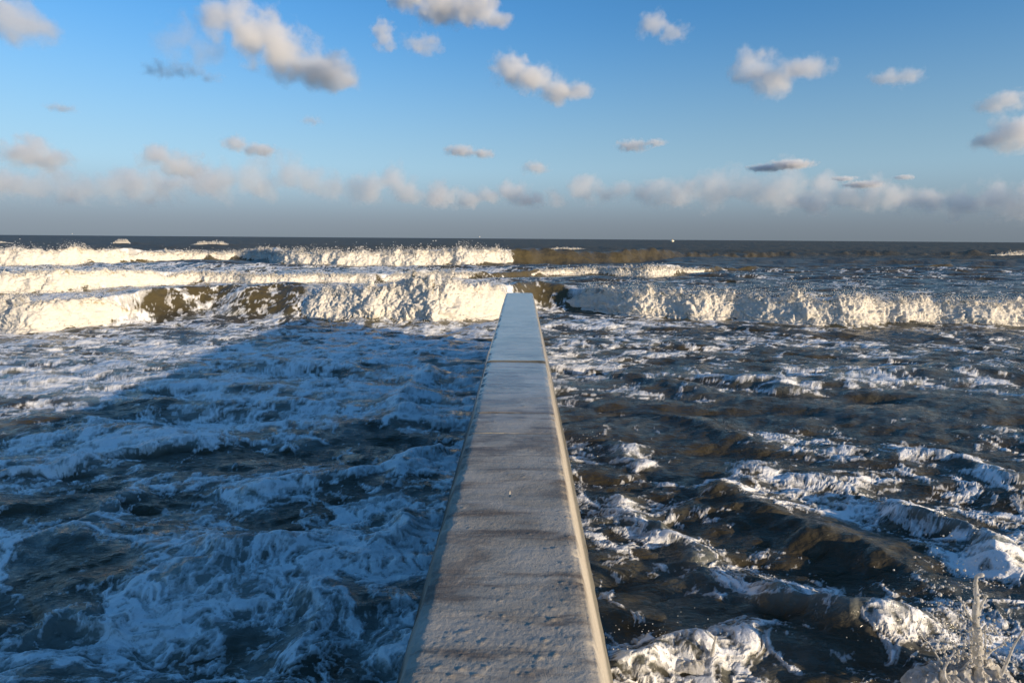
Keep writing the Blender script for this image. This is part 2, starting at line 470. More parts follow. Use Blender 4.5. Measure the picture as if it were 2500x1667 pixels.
def sea():
    rows = [-3.0, -2.0, -1.0, 0.0, 0.8, 1.6, 2.2, 2.7, 3.1]
    y = 3.4
    def step(y):
        p = y * y / (FPX * 1024 / 2500 * EYE) * 1.30
        if y < 15.2: return p
        if y < 30.0: return 0.075
        if y < 56: return 0.17
        if y < 82: return 0.26
        return max(0.26, y * 0.02) if y < 260 else y * 0.06
    while y < 9000:
        rows.append(y); y += step(y)
    rows.append(30000.0)
    ys = np.array(rows)
    side = 0.93 * (3.6 / 0.93) ** (np.arange(1, 17) / 16.0)
    t = np.concatenate([-side[::-1], np.linspace(-0.92, 0.92, 940), side])
    nc = len(t)
    Y = np.repeat(ys[:, None], nc, 1)
    X = t[None, :] * (np.sqrt(Y ** 2 + 1.0) + 0.5)
    shp = X.shape
    x, y = X.ravel(), Y.ravel()
    mid = (y > 0)
    # wind sea at three sizes; a size fades out where the mesh gets too coarse to carry it
    fade = lambda a, c: 1 - sstep(a, c, y)
    far = sstep(25, 90, y)
    z = np.zeros_like(x); dx = np.zeros_like(x); dy = np.zeros_like(x)
    specs = [  # tile m, peak m, min m, wind dir, amplitude near, far, fade from..to
        (71.0, 9.0, 1.2, math.pi * 0.48, 6, 0.05, 0.17, 400, 1500, 0.7, 11),
        (23.0, 2.6, 0.45, math.pi * 0.42, 3, 0.030, 0.04, 60, 200, 0.9, 12),
        (7.3, 0.85, 0.14, math.pi * 0.55, 2, 0.015, 0.013, 26, 60, 0.9, 13),
        (2.9, 0.26, 0.04, math.pi * 0.5, 2, 0.0038, 0.0038, 9, 18, 0.8, 14)]
    for (L, lp, lm, wd, sp, an, af, f0, f1, chop, sd) in specs:
        ht, xt, yt = sea_tile(512, L, wd, sp, lp, lm, sd)
        a = (an + (af - an) * far) * fade(f0, f1)
        u, v = x / L, y / L
        z += a * cubic_sample(ht, u, v)
        dx += chop * a * cubic_sample(xt, u, v)
        dy += chop * a * cubic_sample(yt, u, v)
    cov = np.where(x < -0.2, 0.36 - 0.03 * (1 - sstep(5.5, 8.5, y)), 0.22 + 0.07 * (1 - sstep(6, 9, y))).astype(np.float32)      # foam cover
    big = noise_tile(256, 1.6, 3, 2, 40)
    n_big = cubic_sample(big, x / 26.0, y / 17.0)
    n_mid = cubic_sample(big, x / 7.0 + .3, y / 5.0 + .7)
    cov += 0.08 * n_big + 0.08 * n_mid
    # wash along the foot of the groyne
    cov += 0.13 * (np.exp(-((x + 0.90) / 0.24) ** 2) + np.exp(-((x - 0.74) / 0.22) ** 2)) * (y < 18) * (0.4 + 0.6 * sstep(-.5, 1.0, n_mid))
    # wave rows
    foam_row = np.zeros_like(x); aer = np.zeros_like(x); calm = np.zeros_like(x)
    beyond = np.zeros_like(x)
    for i, (k, tab) in enumerate(ROWW.items()):
        hh, s, h, br = row_hump(x, y, tab, i * 2.1)
        z += hh
        body = np.exp(-((s - 0.6) / 0.9) ** 2)
        calm = np.maximum(calm, body)
        foam_row = np.maximum(foam_row, br * np.exp(-((s - 0.9) / 0.8) ** 2))
        # the unbroken faces are nearly bare, with some lace
        cov -= (1 - br) * body * (0.32 if k != 'A' else 0.22)
        cov += br * np.exp(-np.maximum(s - 1.5, 0) / 5.0) * (s > 1.2) * 0.22
        aer = np.maximum(aer, br * np.exp(-((s - 0.2) / 1.4) ** 2) * 0.5)
    cov -= sstep(27, 34, y) * 0.12 + sstep(72, 82, y) * 0.35
    cov += (x < -2) * sstep(27, 30, y) * (1 - sstep(66, 73, y)) * 0.14
    for (x0, x1, yd, h, br) in FAR_W:
        e = (sstep(x0 - 0.25 * (x1 - x0), x0 + 0.2 * (x1 - x0), x) * (1 - sstep(x1 - 0.2 * (x1 - x0), x1 + 0.25 * (x1 - x0), x)))
        s = (y - yd) / (h * 1.6)
        prof = np.where(s < 1, sstep(-0.4, 1, s), np.exp(-np.maximum(s - 1, 0) ** 1.3 / 6))
        z += h * e * prof * (0.55 if br else 0.8)
    # swell far out
    z += sstep(60, 110, y) * (1 - sstep(700, 2500, y)) * 0.35 * np.sin(y / 5.2 + 0.9 * np.sin(x / 31.0) + 0.5 * np.sin(x / 13.0)) * (0.55 + 0.45 * np.sin(x / 47.0 + y / 90.0))
    # foreground ridges
    lump = noise_tile(256, 2.3, 8, 2, 50); rough = noise_tile(256, 1.3, 9, 3, 80)
    near = y < 15
    xn, yn = x[near], y[near]
    wx = xn + 0.07 * cubic_sample(lump, xn / 3.1, yn / 3.1) + 0.02 * cubic_sample(lump, xn / .8, yn / .8)
    wy = yn + 0.07 * cubic_sample(lump, xn / 3.1 + .5, yn / 3.1 + .2) + 0.02 * cubic_sample(lump, xn / .8 + .4, yn / .8)
    zn = np.zeros_like(xn); cn = np.zeros_like(xn); rn = np.zeros_like(xn)
    for (pts, h, wf, wb, fo) in RIDGES:
        P = np.array([ground(px, py, h * 0.8) for px, py in pts])
        best = np.full(xn.shape, 1e9); side = np.zeros_like(xn); tt = np.zeros_like(xn)
        ln = len(P) - 1
        for a in range(ln):
            d = P[a + 1] - P[a]; L2 = (d * d).sum()
            q = np.clip(((wx - P[a, 0]) * d[0] + (wy - P[a, 1]) * d[1]) / L2, 0, 1)
            ex, ey = wx - P[a, 0] - q * d[0], wy - P[a, 1] - q * d[1]
            dist = np.hypot(ex, ey); mk = dist < best
            best = np.where(mk, dist, best)
            sd = ey if abs(d[0]) > abs(d[1]) * 0.6 else ex
            side = np.where(mk, sd, side)
            tt = np.where(mk, (a + q) / ln, tt)
        endf = sstep(-0.02, 0.18, tt) * (1 - sstep(0.82, 1.02, tt)) * 0.75 + 0.25
        w = np.where(side < 0, wf, wb) * 1.12
        g = np.exp(-(best / w) ** 1.6) * endf
        zn += h * g
        cn += fo * 0.27 * np.exp(-(best / (w * 0.9)) ** 2) * endf
        rn = np.maximum(rn, fo * np.exp(-(best / (w * 0.8)) ** 2) * endf)
        if fo < 0.2:
            cn -= 0.30 * np.exp(-(best / w) ** 2) * (side < 0.05)
    z[near] += zn; cov[near] += cn * (0.6 + 0.4 * sstep(5, 9, yn))
    for (px, py, rx, ry, dc) in ZONES:
        gx, gy = ground(px, py)
        cov += dc * np.exp(-((x - gx) / (rx * 1.16)) ** 2 - ((y - gy) / (ry * 1.16)) ** 2)
    cap = np.where(x > 0, 0.31, 0.40) + sstep(7.0, 11.0, y) * np.where(x > 0, 0.10, 0.06)
    cov = np.where(cov > cap, cap + (cov - cap) * 0.42, cov)
    # foam lace
    wxp = x + 0.30 * cubic_sample(lump, x / 9.0, y / 9.0) + 0.12 * cubic_sample(lump, x / 2.3 + .1, y / 2.3) + 0.03 * cubic_sample(lump, x / .7 + .1, y / .7)
    wyp = y + 0.30 * cubic_sample(lump, x / 9.0 + .5, y / 9.0 + .3) + 0.12 * cubic_sample(lump, x / 2.3 + .6, y / 2.3) + 0.03 * cubic_sample(lump, x / .7 + .6, y / .7)
    e1 = worley_edge(wxp / 1.15, wyp / 0.85, 1)
    e2 = worley_edge(wxp / 0.46, wyp / 0.36, 2)
    e3 = worley_edge(wxp / 0.17, wyp / 0.14, 3)
    e4 = worley_edge(wxp / 0.075, wyp / 0.06, 4)
    nq = 1 - sstep(5.5, 9.0, y)
    q = (0.42 - 0.12 * nq) * e1 + (0.32 - 0.02 * nq) * e2 + (0.17 + 0.07 * nq) * e3 + (0.09 + 0.07 * nq) * e4
    fine = cubic_sample(rough, x / 1.3 + .2, y / 1.0) * (1 - sstep(7, 14, y)) + cubic_sample(rough, x / 4.1 + .2, y / 3.0) * sstep(7, 14, y)
    fh, ih = worley_f1(wxp / 1.45 + 3.3, wyp / 0.85, 31)
    fh2, ih2 = worley_f1(wxp / 0.62 + 1.3, wyp / 0.40, 32)
    hole = (1 - sstep(0.22, 0.40, fh)) * (ih < 0.55) + 0.8 * (1 - sstep(0.20, 0.38, fh2)) * (ih2 < 0.45)
    foam = cov * 0.92 - q + 0.06 * fine - 0.16 * np.minimum(hole, 1)
    lace = 0.0
    for e_, wt in ((e1, 0.22), (e2, 0.30), (e3, 0.28), (e4, 0.20)):
        lace = lace + wt * (1 - sstep(0.02, 0.34, e_))
    foam = 0.5 + foam * 4.0
    foam = np.clip(foam, 0, 1.25) * (0.52 + 0.85 * lace)
    foam = np.maximum(foam, foam_row * 1.6 - 0.35 + 0.15 * fine)
    foam *= 1 - sstep(75, 140, y) * 0.9
    foam = np.clip(foam, 0, 1.3)
    # scattered whitecaps farther out
    caps = cubic_sample(noise_tile(256, 0.9, 21, 6, 90), x / 150.0, y / 60.0)
    foam = np.maximum(foam, sstep(2.7, 3.4, caps) * sstep(60, 90, y) * (1 - sstep(900, 1800, y)))
    aer = np.maximum(aer, sstep(0.18, 0.6, cov) * 0.75) + 0.10 * n_mid
    aer += 0.55 * (x < -0.3) * (1 - sstep(5.0, 8.5, y)) * sstep(-1.2, 1.0, cubic_sample(lump, wxp / 5.0 + .7, wyp / 4.0))
    aer = np.clip(aer * np.where((x > 0.2) & (y < 12), 0.45, 1.0), 0, 1)
    aer[near] = np.clip(np.maximum(aer[near], rn * 0.7), 0, 1)
    # relief of the foam blanket and of the boiling water by the wall
    thick = sstep(0.45, 1.0, foam)
    nearf = 1 - sstep(9, 20, y)
    boil = sstep(0.25, 0.9, cov) * nearf
    b1 = np.abs(cubic_sample(lump, wxp / 3.0, wyp / 3.0)); b2 = np.abs(cubic_sample(lump, wxp / 1.1, wyp / 1.1 + .3))
    z += thick * 0.012 * (0.4 + 0.6 * nearf)
    left_near = np.where(x < 0, 1.0, 0.45) * (1 - sstep(4.5, 9, y))
    z += boil * (0.040 * (0.9 - b1) + 0.020 * (0.9 - b2)) * (0.35 + left_near)
    lim = 1 - 0.5 * calm
    V = np.stack([x + dx * lim, y + dy * lim, z], 1)
    me = make_mesh("sea", V, grid_faces(*shp))
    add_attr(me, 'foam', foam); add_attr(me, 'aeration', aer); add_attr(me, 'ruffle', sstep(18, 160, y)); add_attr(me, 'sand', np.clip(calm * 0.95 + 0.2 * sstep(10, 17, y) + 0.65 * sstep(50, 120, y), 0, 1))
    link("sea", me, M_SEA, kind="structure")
    return V
SEA_V = sea()

# ------------------------------------------------------------------ breakers
OCT_V = np.array([(1,1,1),(1,-1,-1),(-1,1,-1),(-1,-1,1)], float) * 0.8       # spray grains a pixel or less across
OCT_F = np.array([(0,1,2),(0,3,1),(0,2,3),(1,3,2)])
def drops_mesh(name, P, rad, rng):
    n = len(P)
    sc = rad[:, None, None] * (0.7 + 0.6 * rng.random((n, 1, 3)))
    V = (OCT_V[None] * sc + P[:, None, :]).reshape(-1, 3)
    F = (OCT_F[None] + (np.arange(n) * 4)[:, None, None]).reshape(-1, 3)
    return make_mesh(name, V, F)

PROF_U = np.array([0.30, 0.12, 0.02, -0.16, -0.36, -0.58, -0.85, -1.15, -1.55])   # towards the shore (+), heights
PROF_Z = np.array([-0.12, 0.04, 0.28, 0.56, 0.80, 0.95, 0.98, 0.86, 0.52])
def breaker(tab, wob_seed, x0, x1, label, seed, res=0.035, group="breaking waves rolling in"):
    rng = np.random.default_rng(seed)
    n = int((x1 - x0) / res)
    xs = np.linspace(x0, x1, n)
    wob = 0.25 * np.sin(xs * 0.9 + wob_seed) + 0.15 * np.sin(xs * 2.3 + wob_seed * 2) if wob_seed is not None else 0.0
    yb = np.interp(xs, tab[:, 0], tab[:, 1]) + wob
    h = np.interp(xs, tab[:, 0], tab[:, 2]); br = np.interp(xs, tab[:, 0], tab[:, 3])
    span = x1 - x0
    et = (min(1.2, span * 0.12) if wob_seed is not None else span * 0.30)
    endt = sstep(x0, x0 + et, xs) * (1 - sstep(x1 - et, x1, xs))
    if wob_seed is None: h = h * (0.25 + 0.75 * endt)
    hm = h.mean()
    # uneven toe and crest along the wave
    pl = np.stack([xs / (0.8 * hm), np.zeros(n), np.zeros(n)], 1)
    low = fbm3(pl, 4, seed + 40)
    low2 = fbm3(pl + 31.7, 4, seed + 50)
    hh = h * (0.90 + 0.42 * low) * (0.45 + 0.55 * endt) * (0.45 + 0.55 * br)
    m = max(26, int(3.0 * hm / res))
    v = np.linspace(0, 1, m)
    pu = np.interp(v * 8, np.arange(9), PROF_U); pz = np.interp(v * 8, np.arange(9), PROF_Z)
    U = pu[None, :] * hh[:, None]; Z = pz[None, :] * hh[:, None]
    adv = (0.35 * low2 * hm)[:, None] * np.exp(-(v / 0.45) ** 2)[None, :]
    Xg = np.repeat(xs[:, None], m, 1); Yg = yb[:, None] - U - adv; Zg = Z
    P = np.stack([Xg, Yg, Zg], -1)
    # normals
    du = np.gradient(P, axis=0); dv = np.gradient(P, axis=1)
    N = np.cross(dv, du); N /= np.linalg.norm(N, axis=-1, keepdims=True) + 1e-9
    if N[:, m // 3, 1].mean() > 0: N = -N
    Pf = P.reshape(-1, 3); Nf = N.reshape(-1, 3)
    q = Pf / hm
    warp = np.stack([fbm3(q * 2.0 + 5.1, 2, seed + 60), fbm3(q * 2.0 + 9.7, 2, seed + 61), fbm3(q * 2.0 + 2.3, 2, seed + 62)], 1)
    qw = q * np.array([1.0, 0.8, 0.75]) + 0.25 * warp
    big = fbm3(qw * 2.2, 3, seed, 0.5, 'billow')
    sm = fbm3(qw * np.array([9.0, 8.0, 6.0]), 4, seed + 9, 0.66, 'billow')
    fil = fbm3(qw * np.array([17.0, 12.0, 9.0]), 3, seed + 19, 0.6, 'ridge')
    vf = np.tile(v, n)
    taper = sstep(0.0, 0.12, vf) * (1 - sstep(0.8, 1.0, vf))
    amp = np.repeat(hh, m) * (0.35 + 0.65 * taper)
    D = amp * (0.24 * big + 0.095 * sm + 0.05 * fil)
    V = Pf + Nf * D[:, None]
    V[:, 2] += 0.10 * amp * np.maximum(sm + big, 0) * np.exp(-((vf - 0.62) / 0.16) ** 2)
    thin = np.clip(0.22 + 0.30 * fbm3(q * 1.5 + 70, 3, seed + 80) - 0.5 * sm, 0, 1) * np.exp(-((vf - 0.58) / 0.20) ** 2) * 1.75
    me = make_mesh("breaking_wave", V, grid_faces(n, m))
    add_attr(me, 'thin', thin)
    root = empty("breaking_wave", (float(xs.mean()), float(yb.mean()), 0.0), label=label, category="wave", group=group)
    off = np.array(root.location)
    me.vertices.foreach_set('co', (V - off).astype(np.float32).ravel())
    link("white_water", me, M_WHITE, root)
    # spray thrown off the lip and the toe
    ns = int(min(max(span / max(yb.mean(), 1) * 13500, 400), 15000))
    sel = rng.integers(0, len(V), ns * 4)
    wsel = np.exp(-((vf[sel] - 0.58) / 0.2) ** 2) + 0.55 * np.exp(-(vf[sel] / 0.12) ** 2) + 0.25
    sel = sel[rng.random(len(sel)) < wsel * np.repeat(br * endt, m)[sel]][:ns]
    k = len(sel)
    hs = amp[sel]
    out = rng.exponential(0.07, k) * hs
    S = V[sel] + Nf[sel] * out[:, None] + rng.normal(0, 0.03, (k, 3)) * hs[:, None]
    S[:, 2] += rng.exponential(0.11, k) * hs * (vf[sel] > 0.35) * (0.3 + 1.6 * np.maximum(np.repeat(low2, m)[sel] + 0.2, 0))
    S[:, 2] = np.maximum(S[:, 2], 0.02)
    # tufts flung up from the lip
    nt = int(span / hm * 2.6)
    for _ in range(nt):
        i0 = rng.integers(0, n)
        if br[i0] * endt[i0] < 0.4: continue
        q0 = V[i0 * m + int(m * rng.uniform(0.42, 0.68))]
        c = int(rng.integers(25, 90)); t = rng.random(c) ** 1.3
        up = rng.gamma(2.0, 0.075) * hh[i0]; lean = rng.normal(0, 0.5)
        T = q0 + np.stack([lean * up * t, -0.25 * up * t, up * t * (1.25 - 0.45 * t)], 1) + rng.normal(0, 1, (c, 3)) * (0.015 + 0.07 * t[:, None]) * hh[i0]
        S = np.vstack([S, T])
    k = len(S)
    dist = yb.mean()
    rad = np.clip(rng.lognormal(math.log(0.00042 * dist), 0.38, k), 0.002, 0.0009 * dist)
    sm_ = drops_mesh("spray", S - off, rad, rng)
    link("spray", sm_, M_SPRAY, root, kind="stuff")
    return root

def wx(tabkey, px):
    """x in the world of a photo column on a row"""
    t = ROWS[tabkey]; w = ROWP[tabkey]
    return float(np.interp(px, [r[0] for r in t], w[:, 0]))
def brk(key, p0, p1, label, seed, res):
    breaker(ROWW[key], list(ROWW).index(key) * 2.1, wx(key, p0), wx(key, p1), label, seed, res)
brk('A', -420, 402, "white breaker nearest the shore, left of the bare brown wave face", 101, 0.035)
brk('A', 738, 1268, "tall bright breaker bursting against the left side of the groyne's seaward end", 102, 0.034)
brk('A', 1382, 2950, "long white breaker running right from the groyne's seaward end", 103, 0.036)
brk('B', -420, 440, "middle-row breaker with tall white crest behind the nearest left breaker", 104, 0.05)
brk('B', 415, 930, "low foamy middle-row crest behind the bare brown wave face", 105, 0.055)
brk('B', 930, 1172, "short white crest showing over the tall breaker beside the groyne end", 106, 0.05)
brk('B', 1288, 1765, "low white crest on the open water behind the long right breaker", 107, 0.06)
brk('C', -420, 345, "farther breaker on the outer bar, white over its whole front", 108, 0.085)
brk('C', 330, 662, "patchy foam-streaked breaker between two fully white outer breakers", 109, 0.09)
brk('C', 658, 1262, "straight-topped white outer breaker ending in the smooth brown swell", 110, 0.08)
FAR_LABEL = ["tiny white crest far out behind the whole-front outer breaker", "short white cap with pointed left tip far out under the horizon",
             "long thin white cap far out behind the outer breakers", "thin white streak capping the swell beyond the smooth brown wave", "small white crest curling on a far brown swell, away from the other crests"]
j = 0
for i, (x0, x1, yd, h, br) in enumerate(FAR_W):
    if br:
        tab = np.array([(x0 - 1, yd, h, br), (x1 + 1, yd, h, br)])
        breaker(tab, None, x0, x1, FAR_LABEL[j], 120 + i, max(0.0022 * yd, 0.1), "small white crests far out"); j += 1

# ------------------------------------------------------------------ the concrete groyne
def concrete_material():
    m, n, l = new_mat("sea_worn_concrete")
    b = NB(n, l)
    pos = b.node('ShaderNodeTexCoord').outputs['Object']
    wet = b.node('ShaderNodeAttribute', attribute_name='wet').outputs['Fac']
    weed = b.node('ShaderNodeAttribute', attribute_name='weed').outputs['Fac']
    grit = b.node('ShaderNodeAttribute', attribute_name='grit').outputs['Fac']
    n1 = b.noise(pos, 2.2, 6, 0.6, 0.3)
    st = b.node('ShaderNodeMapping', {'Vector': pos, 'Scale': (0.9, 5.0, 2.0)}).outputs[0]
    n2 = b.noise(st, 1.5, 6, 0.65, 0.4)
    n3 = b.noise(pos, 60.0, 4, 0.7)
    n4 = b.noise(pos, 190.0, 2, 0.6)
    c = b.mix(b.ramp(n1, 0.3, 0.7), (0.27, 0.242, 0.195, 1), (0.43, 0.392, 0.325, 1))
    c = b.mix(b.ramp(n2, 0.48, 0.66, 0, 0.85), c, (0.12, 0.092, 0.070, 1))
    n5 = b.noise(b.node('ShaderNodeMapping', {'Vector': pos, 'Location': (3.1, 0.4, 0), 'Scale': (1.0, 1.7, 1.0)}).outputs[0], 1.15, 5, 0.55, 0.6)
    c = b.mix(b.ramp(n5, 0.50, 0.60, 0, 0.60), c, (0.125, 0.100, 0.080, 1))
    c = b.mix(b.ramp(n5, 0.44, 0.34, 0, 0.55), c, (0.43, 0.40, 0.345, 1))
    c = b.mix(b.ramp(n3, 0.55, 0.75, 0, 0.5), c, (0.12, 0.10, 0.08, 1))
    c = b.mix(b.ramp(n3, 0.42, 0.28, 0, 0.4), c, (0.42, 0.40, 0.37, 1))
    c = b.mix(b.math('MULTIPLY', grit, 0.65), c, (0.42, 0.32, 0.21, 1))
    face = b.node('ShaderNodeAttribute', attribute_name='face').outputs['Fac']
    c = b.mix(face, c, b.mix(b.ramp(n3, 0.3, 0.7), (0.52, 0.47, 0.39, 1), (0.40, 0.36, 0.29, 1)))  # right side painted lighter: its sunlit brightness is partly put into the colour
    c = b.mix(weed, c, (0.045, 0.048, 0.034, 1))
    r = b.ramp(b.math('ADD', wet, b.math('MULTIPLY', b.math('SUBTRACT', n2, 0.5), 0.9)), 0.15, 0.9, 0.80, 0.20)
    bump = b.node('ShaderNodeBump', {'Strength': 0.7, 'Distance': 0.006, 'Height': b.math('ADD', n3, b.math('MULTIPLY', n4, 0.35))})
    p = b.node('ShaderNodeBsdfPrincipled', {'Base Color': c, 'Roughness': r, 'Normal': bump.outputs[0], 'IOR': 1.5, 'Coat Weight': b.math('MULTIPLY', wet, 0.9), 'Coat Roughness': 0.22, 'Coat IOR': 1.33})
    b.node('ShaderNodeOutputMaterial', {'Surface': p.outputs[0]})
    return m
M_CON = concrete_material()

GL, GR = -0.465, 0.330            # top edges
BL, BR = 0.27, 0.25              # batter of each side per metre of height
def top_y(py, z):
    return ground(1273, py, z)[1]
Y_END, Y_J1, Y_J2, Y_J3 = top_y(715, 1.59), top_y(881.5, 1.585), top_y(1008, 1.52), top_y(1060, 1.495)
def slab(parent, y0, y1, z0, z1, seed, dy, ncol, gap0, gap1, label=None, jd=0.8):
    """y0 near end, y1 far end; z0, z1 heights of the top there"""
    ys = np.arange(y0 + gap0, y1 - gap1 + dy * .5, dy)
    ys = np.concatenate([[ys[0]], ys, [ys[-1]]])              # end caps
    nr = len(ys)
    # across: left foot, left face, left edge, top, right edge, right face, right foot
    nl = 18
    up = np.linspace(0, 1, nl) ** 0.8
    top = np.linspace(0, 1, ncol)
    sL = np.stack([np.zeros(nl), up], 1); sT = np.stack([top, np.ones(ncol)], 1); sR = np.stack([np.ones(nl), up[::-1]], 1)
    prm = np.concatenate([sL[:-1], sT, sR[1:]])
    zone = np.concatenate([np.full(nl - 1, 0), np.full(ncol, 1), np.full(nl - 1, 2)])
    A = np.repeat(prm[None, :, 0], nr, 0); U = np.repeat(prm[None, :, 1], nr, 0)
    Yg = np.repeat(ys[:, None], len(prm), 1)
    zt = z0 + (z1 - z0) * (Yg - y0) / (y1 - y0)
    foot = -0.75
    Z = foot + (zt - foot) * U
    drop = zt - Z
    X = GL + (GR - GL) * A + np.where(zone == 0, -BL * drop, 0) + np.where(zone == 2, BR * drop, 0)
    x, y, z = X.ravel(), Yg.ravel(), Z.ravel()
    zn = np.repeat(zone[None], nr, 0).ravel(); a = A.ravel(); dr = drop.ravel()
    p = np.stack([x, y, z], 1)
    # wavering, broken arrises
    el = np.exp(-((x - GL) / 0.035) ** 2) * (np.abs(dr) < 0.25) * np.exp(-dr / 0.05)
    er = np.exp(-((x - GR) / 0.030) ** 2) * np.exp(-dr / 0.05)
    line = np.stack([np.zeros_like(y), y, np.zeros_like(y)], 1)
    chipL = np.maximum(fbm3(line * 7.0 + 3.3, 4, seed, 0.6) + 0.05, 0); chipR = np.maximum(fbm3(line * 9.0 + 8.8, 4, seed + 5, 0.6) - 0.05, 0)
    z -= el * (0.012 + 0.090 * chipL) + er * (0.008 + 0.045 * chipR)
    x += el * (0.010 + 0.040 * chipL) - er * (0.006 + 0.015 * chipR)
    wav = fbm3(line * 1.3 + 1.1, 3, seed + 2)
    x += 0.016 * wav * np.where(a < .5, 1, -.5)
    topm = (zn == 1)
    fr = np.where(topm, 1.0, 0.0)
    rough = fbm3(p * np.array([22.0, 30.0, 22.0]), 4, seed + 11, 0.6)
    slow = fbm3(p * np.array([1.6, 2.6, 1.0]), 3, seed + 12)
    rows_ = fbm3(p * np.array([2.0, 14.0, 1.0]), 3, seed + 13)
    g_amt = sstep(-0.15, 0.35, fbm3(p * 1.7 + 40, 3, seed + 14)) * (1 - sstep(5.2, 8.0, y))
    f1, idv = worley_f1(x / 0.034, y / 0.022, seed + 3)
    jag = fbm3(p * 90.0, 2, seed + 31)
    rs = 0.10 + 0.45 * ((idv * 7.31) % 1.0) ** 2
    peb = np.maximum(rs - f1 - 0.12 * jag, 0) / 0.5 * (idv < 0.45 * g_amt + 0.02)
    f2, id2 = worley_f1(x / 0.085, y / 0.055, seed + 4)
    rs2 = 0.06 + 0.20 * ((id2 * 9.7) % 1.0) ** 2
    peb2 = np.maximum(rs2 - f2 - 0.10 * jag, 0) / 0.3 * (id2 < 0.16 * g_amt)
    grit = np.clip(np.maximum(peb, peb2) * 1.6, 0, 1) * fr
    dz = 0.0030 * rough + 0.010 * slow + 0.003 * rows_ + 0.003 * jag * g_amt
    z += fr * (dz + 0.0045 * np.sqrt(peb) + 0.007 * np.sqrt(peb2))
    side = 0.012 * rough + 0.02 * slow
    x += np.where(zn == 0, -side, np.where(zn == 2, side * 0.6, 0))
    # end caps pulled down to the foot
    V = np.stack([x, y, z], 1).reshape(nr, -1, 3)
    V[0, :, 2] = foot; V[-1, :, 2] = foot
    # ragged ends at the joints
    rag = 0.030 * fbm3(np.stack([x * 6.0, np.zeros_like(x), np.full_like(x, 3.0 + seed)], 1), 4, seed + 70).reshape(nr, -1)
    kd = min(12, nr // 3)
    for q in range(1, kd):
        V[q, :, 1] += (rag[q] * (1 - q / kd))
    V[0, :, 1] = V[1, :, 1]
    wet = sstep(3.5, 8.5, y) * np.where(topm, 1.0, 0.7)
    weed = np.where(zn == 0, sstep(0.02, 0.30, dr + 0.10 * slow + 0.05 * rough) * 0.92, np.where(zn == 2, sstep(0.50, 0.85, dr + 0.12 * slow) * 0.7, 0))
    joint = np.minimum(np.abs(y - ys[0]), np.abs(y - ys[-1]))
    weed = np.maximum(weed, (1 - sstep(0.003, 0.016, joint + 0.008 * rough + 0.010 * slow)) * jd)
    weed = weed.reshape(nr, -1); weed[0] = jd; weed[-1] = jd; weed = weed.ravel()
    me = make_mesh("concrete_slab", V.reshape(-1, 3), grid_faces(nr, V.shape[1]))
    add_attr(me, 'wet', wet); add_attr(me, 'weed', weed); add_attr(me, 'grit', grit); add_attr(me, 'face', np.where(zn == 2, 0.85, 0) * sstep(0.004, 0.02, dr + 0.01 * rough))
    o = link("concrete_slab", me, M_CON, parent)
    if label: o['label'] = label
    return o

# the low shore bank the groyne springs from, unseen behind the viewer; added to shade the near water
yb_ = np.array([-1.5, -1.9, -2.2, -3.0, -8.0, -20.0, -60.0]); zb_ = np.array([-0.8, 0.95, 1.47, 1.50, 1.54, 1.6, 1.75])
xb_ = np.linspace(-70, 70, 71)
Vb = np.stack([np.repeat(xb_[None], len(yb_), 0), np.repeat(yb_[:, None], len(xb_), 1), np.repeat(zb_[:, None], len(xb_), 1)], -1).reshape(-1, 3)
Vb[:, 2] += 0.03 * fbm3(Vb * 0.7, 3, 900); Vb[:, 1] += 0.10 * fbm3(Vb * 0.5 + 7, 3, 901)
me = make_mesh("shore", Vb, grid_faces(len(yb_), len(xb_)))
for nm in ('wet', 'weed', 'grit', 'face'): add_attr(me, nm, np.zeros(len(Vb)))
link("shore", me, M_CON, kind="structure")

groyne = empty("groyne", (0, 0, 0), label="narrow straight concrete groyne running out into the waves", category="groyne")
slab(groyne, Y_J1, Y_END, 1.588, 1.590, 1, 0.026, 60, 0.012, 0.0, "wet blue-grey seaward slab")
slab(groyne, Y_J2, Y_J1, 1.522, 1.574, 2, 0.015, 74, 0.003, 0.006, None, 0.45)
slab(groyne, Y_J3, Y_J2, 1.502, 1.519, 3, 0.012, 84, 0.002, 0.003, None, 0.30)
slab(groyne, -2.4, Y_J3, 1.492, 1.501, 4, 0.0095, 96, 0.0, 0.002, "rough grit-strewn shoreward slab", 0.30)

# ------------------------------------------------------------------ clouds
def cloud_material(lobes, k_ext, seed, nscale, erode):
    m, n, l = new_mat("cloud_vapour")
    b = NB(n, l)
    pos = b.node('ShaderNodeTexCoord').outputs['Object']
    off = b.node('ShaderNodeVectorMath', {0: pos, 1: (seed * 317.0, seed * 121.0, seed * 59.0)}, operation='ADD').outputs[0]
    f = None
    for (c, r) in lobes:
        d = b.node('ShaderNodeVectorMath', {0: pos, 1: tuple(c)}, operation='SUBTRACT').outputs[0]
        e = b.node('ShaderNodeVectorMath', {0: d, 1: tuple(1.0 / q for q in r)}, operation='MULTIPLY').outputs[0]
        g = b.node('ShaderNodeVectorMath', {0: e}, operation='LENGTH').outputs['Value']
        g = b.math('SUBTRACT', 1.0, g)
        f = g if f is None else b.math('SMOOTH_MAX', f, g, 0.25)
    nz = b.noise(off, nscale, 7, 0.62, 0.0)
    v = b.math('ADD', f, b.math('MULTIPLY', b.math('SUBTRACT', nz, 0.60), erode * 1.5))
    dn = b.math('MULTIPLY', b.ramp(v, 0.0, 0.60), k_ext * 0.52)
    vol = b.node('ShaderNodeVolumeScatter', {'Color': (0.955, 0.957, 0.968, 1), 'Density': dn, 'Anisotropy': 0.2})
    b.node('ShaderNodeOutputMaterial', {'Volume': vol.outputs[0]})
    return m

